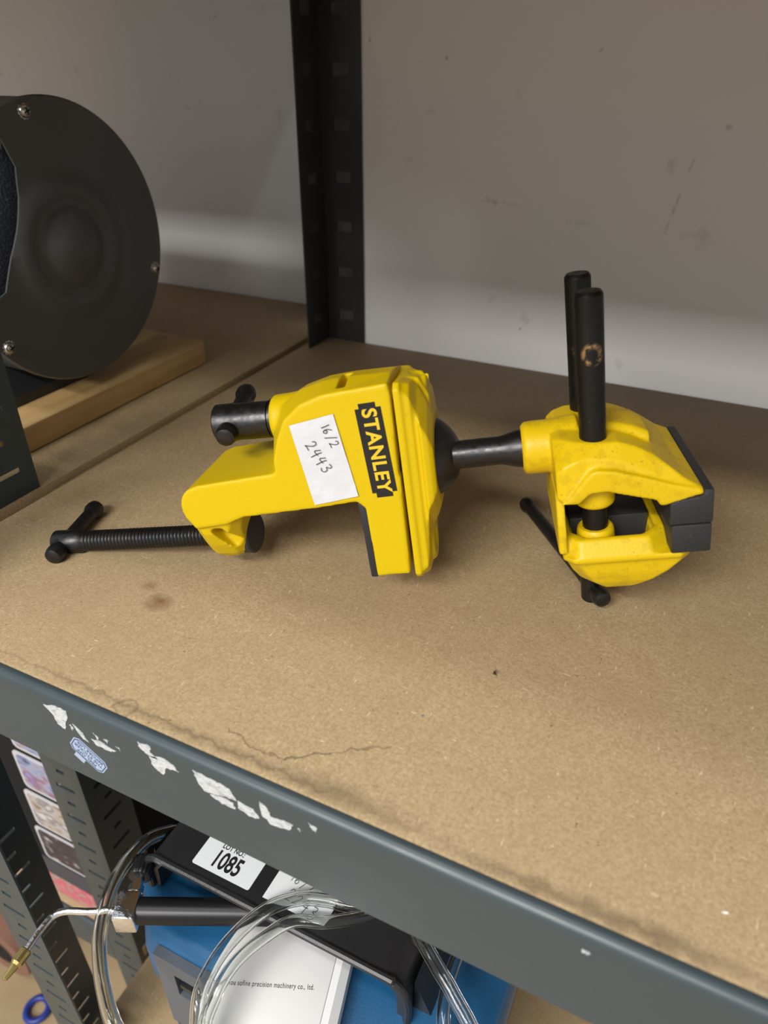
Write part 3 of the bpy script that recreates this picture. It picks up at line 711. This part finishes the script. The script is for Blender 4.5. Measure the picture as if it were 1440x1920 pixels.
for tri in ([(-.0687, ZL), (-.0687, -.180), (-.058, ZL)], [(-.2523, ZL), (-.2523, -.180), (-.258, ZL)]):
    bm = NB(); add_prism(bm, tri, 1, .185, .224); obj('handle_foot', bm, M_blackpl, hd)
bm = NB(); add_cyl(bm, (-.0742, .206, HT - .0045), (-.0742, .206, HT - .0005), [(0, .006), (.004, .006)], 24)  # dark disc stands in for the shade inside an uncut handle hole
obj('hole_shade_disc', bm, M_dkhole, hd)
LM = frame((-.1982, .1962, HT), (1, 0, 0), (0, 1, 0))
lab = obj('lot_label', flat(rrect(-.0211, .0211, -.0128, .0128, .0014), .0001, .0003), M_card, hd, LM, smooth=False)
lab['label'] = 'white lot number label'
obj('label_lettering', text_mesh('1085', .0156, .00006, .00036, .66), M_print, hd, LM @ Matrix.Translation((-.0005, -.0045, .00036)), smooth=False)
obj('label_lettering', text_mesh('LOT NO.:', .0045, .00006, .0001, .85), M_print, hd, LM @ Matrix.Translation((-.0015, .0047, .00036)), smooth=False)
LM2 = frame((-.1463, .1962, HT), (1, 0, 0), (0, 1, 0))
lab2 = obj('paper_note', flat([(-.0210, -.0122), (.0207, -.0120), (.0210, .0125), (-.0206, .0125)], .0001, .0003), M_card, hd, LM2, smooth=False)
lab2['label'] = 'white handwritten note'
for txt, sz, org, an in (('16/2', .006, (-.013, .0040), -8), ('2243', .0072, (-.0095, -.0068), -12)):
    hb, w_ = handwriting(txt, sz, .0004)
    obj('handwriting', hb, M_ink, hd, LM2 @ Matrix.Translation((org[0], org[1], .00032)) @ Matrix.Rotation(radians(an), 4, 'Z'), smooth=False)

# white instruction booklet box lying on the lid
by = radians(14)
BK = frame((-.1360, .1515, ZL), (cos(by), sin(by), 0), (-sin(by), cos(by), 0))
bk = thing('booklet_box', 'white printed carton lying on the blue toolbox under its handle', 'box', BK.translation)
bm = NB(); add_box(bm, -.0395, .0258, -.075, .040, .0004, .0165); obj('carton', bm, simple('white_carton', (.74, .74, .73), .6), bk, BK, bevel=.0006)
bm = NB(); add_loft(bm, [[(x, y, z) for x, z in ((.0260, .001), (.0345, .001), (.0345, .0125), (.0300, .0160), (.0260, .0163))] for y in (-.075, .040)])
obj('folded_flap', bm, simple('white_carton_flap', (.76, .77, .78), .6), bk, BK)
lt = text_mesh('zhengzhou sofine precision machinery co., ltd.', .0040, .00005, 0, 1, spacing=1.12)
xs_ = [v.co.x for v in lt.vertices]; lt.transform(Matrix.Diagonal((.0575 / (max(xs_) - min(xs_)), 1, 1, 1)))
obj('carton_lettering', lt, M_print, bk, BK @ Matrix.Translation((-.0108, .0031, .01658)) @ Matrix.Rotation(radians(8.5), 4, 'Z'), smooth=False)

# torch lying across the lid
tz = -.1835
th_ = thing('gas_torch', 'gas torch with black knurled grip, chrome block and brass nozzle', 'torch', (-.235, .151, tz))
pA, pB = Vector((-.2348, .1507, tz)), Vector((-.158, .1866, tz)); d = (pB - pA).normalized(); nrm = Vector((-d.y, d.x, 0))
bm = NB(); prof = []; L = (pB - pA).length; k = 0; segs = 60; rings = []
nst = 110
for i in range(nst + 1):
    t = i / nst * L; rings.append([pA + d * t + (nrm * cos(2 * pi * j / segs) + Vector((0, 0, 1)) * sin(2 * pi * j / segs)) * (.0074 + (.00022 if (i + j) % 2 else -.00005)) for j in range(segs)])
add_loft(bm, rings); obj('grip', bm, M_knurl, th_, deg=80)
TB = frame(pA - d * .0062, d, nrm)
bm = NB(); add_box(bm, -.0068, .0062, -.0092, .0082, -.0080, .0080); obj('valve_block', bm, M_chrome, th_, TB, bevel=.0012)
bm = NB(); add_cyl(bm, (0, .0070, 0), (0, .021, 0), [(0, .0038), (.004, .0038), (.0042, .0048), (.0085, .0048), (.0088, .0036), (.0145, .0036)], 6)
ns = obj('valve_stem', bm, M_chrome, th_, TB)
bm = NB(); rings = []
for i, (t, r) in enumerate(((.0205, .0062), (.0212, .0070), (.0240, .0070), (.0270, .0070), (.0300, .0070), (.0325, .0070), (.0332, .0062))):
    rings.append([Vector(((r + (.0003 if (j // 2) % 2 else -.0001)) * cos(2 * pi * j / 72), t, (r + (.0003 if (j // 2) % 2 else -.0001)) * sin(2 * pi * j / 72))) for j in range(72)])
add_loft(bm, rings); obj('valve_knob', bm, M_knurl, th_, TB, deg=60)
bp = [TB @ Vector((-.006, 0, 0)), Vector((-.262, .1370, tz)), Vector((-.2735, .1318, tz)), Vector((-.2788, .1268, tz)), Vector((-.2795, .1200, tz)), Vector((-.2788, .1130, tz)), Vector((-.2775, .1040, tz))]
bm = NB(); add_tube(bm, catmull(bp, 8), .0021, 14); obj('gas_tube', bm, M_chrome, th_, deg=60)
t0, t1 = Vector((-.2776, .1050, tz)), Vector((-.2762, .0880, tz))
bm = NB(); add_cyl(bm, t0, t1, [(0, .0031), (.0006, .0036), (.0075, .0036), (.0090, .0026), (.0165, .0018), (.017, .0012)], 12); obj('brass_nozzle', bm, M_brass, th_, deg=25)

# clear vinyl hoses
def hose(pts, label, r=.0042):
    bm = NB(); c = catmull(pts, 10); add_tube(bm, c, r, 18)
    bmesh.ops.recalc_face_normals(bm, faces=bm.faces)
    b2 = NB(); add_tube(b2, c, r * .66, 18); bmesh.ops.recalc_face_normals(b2, faces=b2.faces); bmesh.ops.reverse_faces(b2, faces=b2.faces)
    ma = bpy.data.meshes.new('bore'); b2.to_mesh(ma); b2.free(); bm.from_mesh(ma); bpy.data.meshes.remove(ma)
    me = bpy.data.meshes.new('clear_hose'); bm.to_mesh(me); bm.free()
    o_ = obj('clear_hose', me, M_clear, None, deg=80); return tag(o_, label, 'hose', 'clear hoses on the toolbox')
zh = -.1772
hose([(-.215, .262, -.200), (-.232, .235, -.194), (-.2480, .2057, -.184), (-.2570, .1892, zh), (-.2600, .1734, zh), (-.2588, .1602, zh), (-.2545, .1472, zh), (-.2466, .1334, zh), (-.2379, .1227, zh), (-.2225, .1090, zh - .003), (-.2022, .0970, zh - .008), (-.186, .098, -.215), (-.178, .108, -.30)],
     'clear hose arching over the thin metal tube of the torch')
zh = -.1646
hose([(-.085, .214, zh), (-.1130, .2010, zh), (-.1307, .1965, zh), (-.1455, .1901, zh), (-.1589, .1767, zh), (-.1667, .1564, zh), (-.1685, .1369, zh - .001), (-.1640, .1192, zh - .005), (-.150, .098, -.205), (-.142, .098, -.28)],
     'clear hose looping across the handwritten note and down over the white carton')
hose([(-.088, .223, zh), (-.1000, .2035, zh), (-.1230, .1860, zh), (-.1411, .1778, zh), (-.1505, .1648, zh), (-.1580, .1459, zh), (-.1590, .1280, zh - .003), (-.1540, .1100, zh - .012), (-.141, .100, -.24), (-.136, .100, -.30)],
     'second clear hose beside the loop over the carton, nearer its printed line', .0036)
hose([(-.100, .235, -.168), (-.078, .206, -.164), (-.0600, .1930, -.168), (-.0470, .1854, -.172), (-.0270, .1715, -.182), (-.012, .150, -.21), (-.008, .138, -.28)],
     'straight clear hose at the right end of the black toolbox handle')
hose([(-.055, .250, -.196), (-.0535, .220, -.190), (-.0528, .198, -.188), (-.0500, .182, -.190), (-.0430, .166, -.197), (-.0385, .142, -.215), (-.038, .136, -.29)],
     'clear hose bending down over the blue lid beside the straight one', .004)

# ------------------------------------------------------------------ carton with photo panels, lower left
pb = thing('product_carton', 'black carton printed with a column of small photos behind the rack post', 'carton', (-.52, .255, -.5424))
bm = NB(); add_box(bm, -.66, -.440, .2535, .43, -.5420, -.20); obj('carton', bm, M_darkbox, pb, bevel=.001)
def photo_mat(name, cols, sc):
    m, nt, b = new_mat(name); v = coords(nt, (1, 1, 1.6)); n = N(nt, 'ShaderNodeTexNoise'); n.inputs['Scale'].default_value = sc; n.inputs['Detail'].default_value = 2
    nt.links.new(v, n.inputs['Vector']); r = N(nt, 'ShaderNodeValToRGB'); r.color_ramp.interpolation = 'B_SPLINE'
    el = r.color_ramp.elements
    while len(el) < len(cols): el.new(.5)
    for i, c in enumerate(cols): el[i].position = .3 + .42 * i / (len(cols) - 1); el[i].color = (*c, 1)
    nt.links.new(n.outputs[0], r.inputs[0]); nt.links.new(r.outputs[0], b.inputs['Base Color']); b.inputs['Roughness'].default_value = .35; return m
PH = [photo_mat('photo_a', [(.03, .03, .05), (.20, .25, .45), (.35, .38, .5), (.20, .03, .03), (.5, .3, .28)], 45),
      photo_mat('photo_b', [(.03, .03, .05), (.20, .25, .45), (.35, .38, .5), (.20, .03, .03), (.25, .27, .6)], 40),
      photo_mat('photo_c', [(.05, .03, .03), (.35, .27, .2), (.5, .48, .5), (.06, .05, .05), (.6, .58, .6)], 45),
      photo_mat('photo_d', [(.012, .012, .02), (.015, .014, .025), (.03, .02, .04), (.02, .02, .03), (.7, .68, .66)], 60)]
rows = [(-.284, -.232), (-.345, -.291), (-.408, -.352), (-.470, -.415)]
for (z0, z1), pm in zip(rows, PH):
    xl = -.505 + (z1 + .29) * .12
    bm = NB(); add_prism(bm, rrect(xl, -.448, z0, z1, .006), 1, .2526, .2536); fr = obj('photo_border', bm, M_white_edge, pb, smooth=False)
    bm = NB(); add_prism(bm, rrect(xl + .004, -.4515, z0 + .0045, z1 - .0035, .005), 1, .2520, .2530); obj('photo', bm, pm, fr, smooth=False)
bm = NB(); add_box(bm, -.530, -.446, .2528, .2536, -.505, -.474); obj('printed_band', bm, simple('navy_band', (.035, .04, .06), .4), pb, smooth=False)
bm = NB(); add_box(bm, -.530, -.446, .2528, .2536, -.541, -.505); obj('printed_band', bm, photo_mat('flower_print', [(.30, .27, .22), (.35, .30, .25), (.5, .07, .12), (.6, .12, .18), (.35, .30, .26)], 60), pb, smooth=False)

# things on the floor below, lower left
tr = thing('tape_roll', 'brown tape roll standing on the floor at the lower left edge', 'tape', (-.775, .281, -.96))
bm = NB(); RS = []
TM = frame((-.775, .281, -.9005), (1, 0, 0), (0, 0, 1))
for k in range(48):
    a_ = 2 * pi * k / 48; c_, s_ = cos(a_), sin(a_)
    RS.append([Vector((r * c_, r * s_, z)) for r, z in ((.028, -.02), (.0595, -.02), (.0595, .02), (.028, .02))])
add_loft(bm, RS + [RS[0]], cap=False); bmesh.ops.remove_doubles(bm, verts=bm.verts, dist=1e-6); obj('tape', bm, M_redbrown, tr, TM)
bm = NB(); RS = [[Vector((r * cos(2 * pi * k / 48), r * sin(2 * pi * k / 48), z)) for r, z in ((.0255, -.021), (.0285, -.021), (.0285, .021), (.0255, .021))] for k in range(48)]
add_loft(bm, RS + [RS[0]], cap=False); bmesh.ops.remove_doubles(bm, verts=bm.verts, dist=1e-6); obj('core', bm, M_dkhole, tr, TM)
bm = NB(); RM = frame((-.688, .238, -.9548), (1, 0, 0), (0, 1, 0)); RS = []
for k in range(48):
    a_ = 2 * pi * k / 48
    RS.append([Vector(((.016 + .005 * cos(j * pi / 4)) * cos(a_), (.016 + .005 * cos(j * pi / 4)) * sin(a_), .005 * sin(j * pi / 4))) for j in range(8)])
add_loft(bm, RS + [RS[0]], cap=False); bmesh.ops.remove_doubles(bm, verts=bm.verts, dist=1e-6)
tag(obj('plastic_ring', bm, M_bluering, None, RM, deg=60), 'small blue plastic ring lying on the brown floor', 'ring')
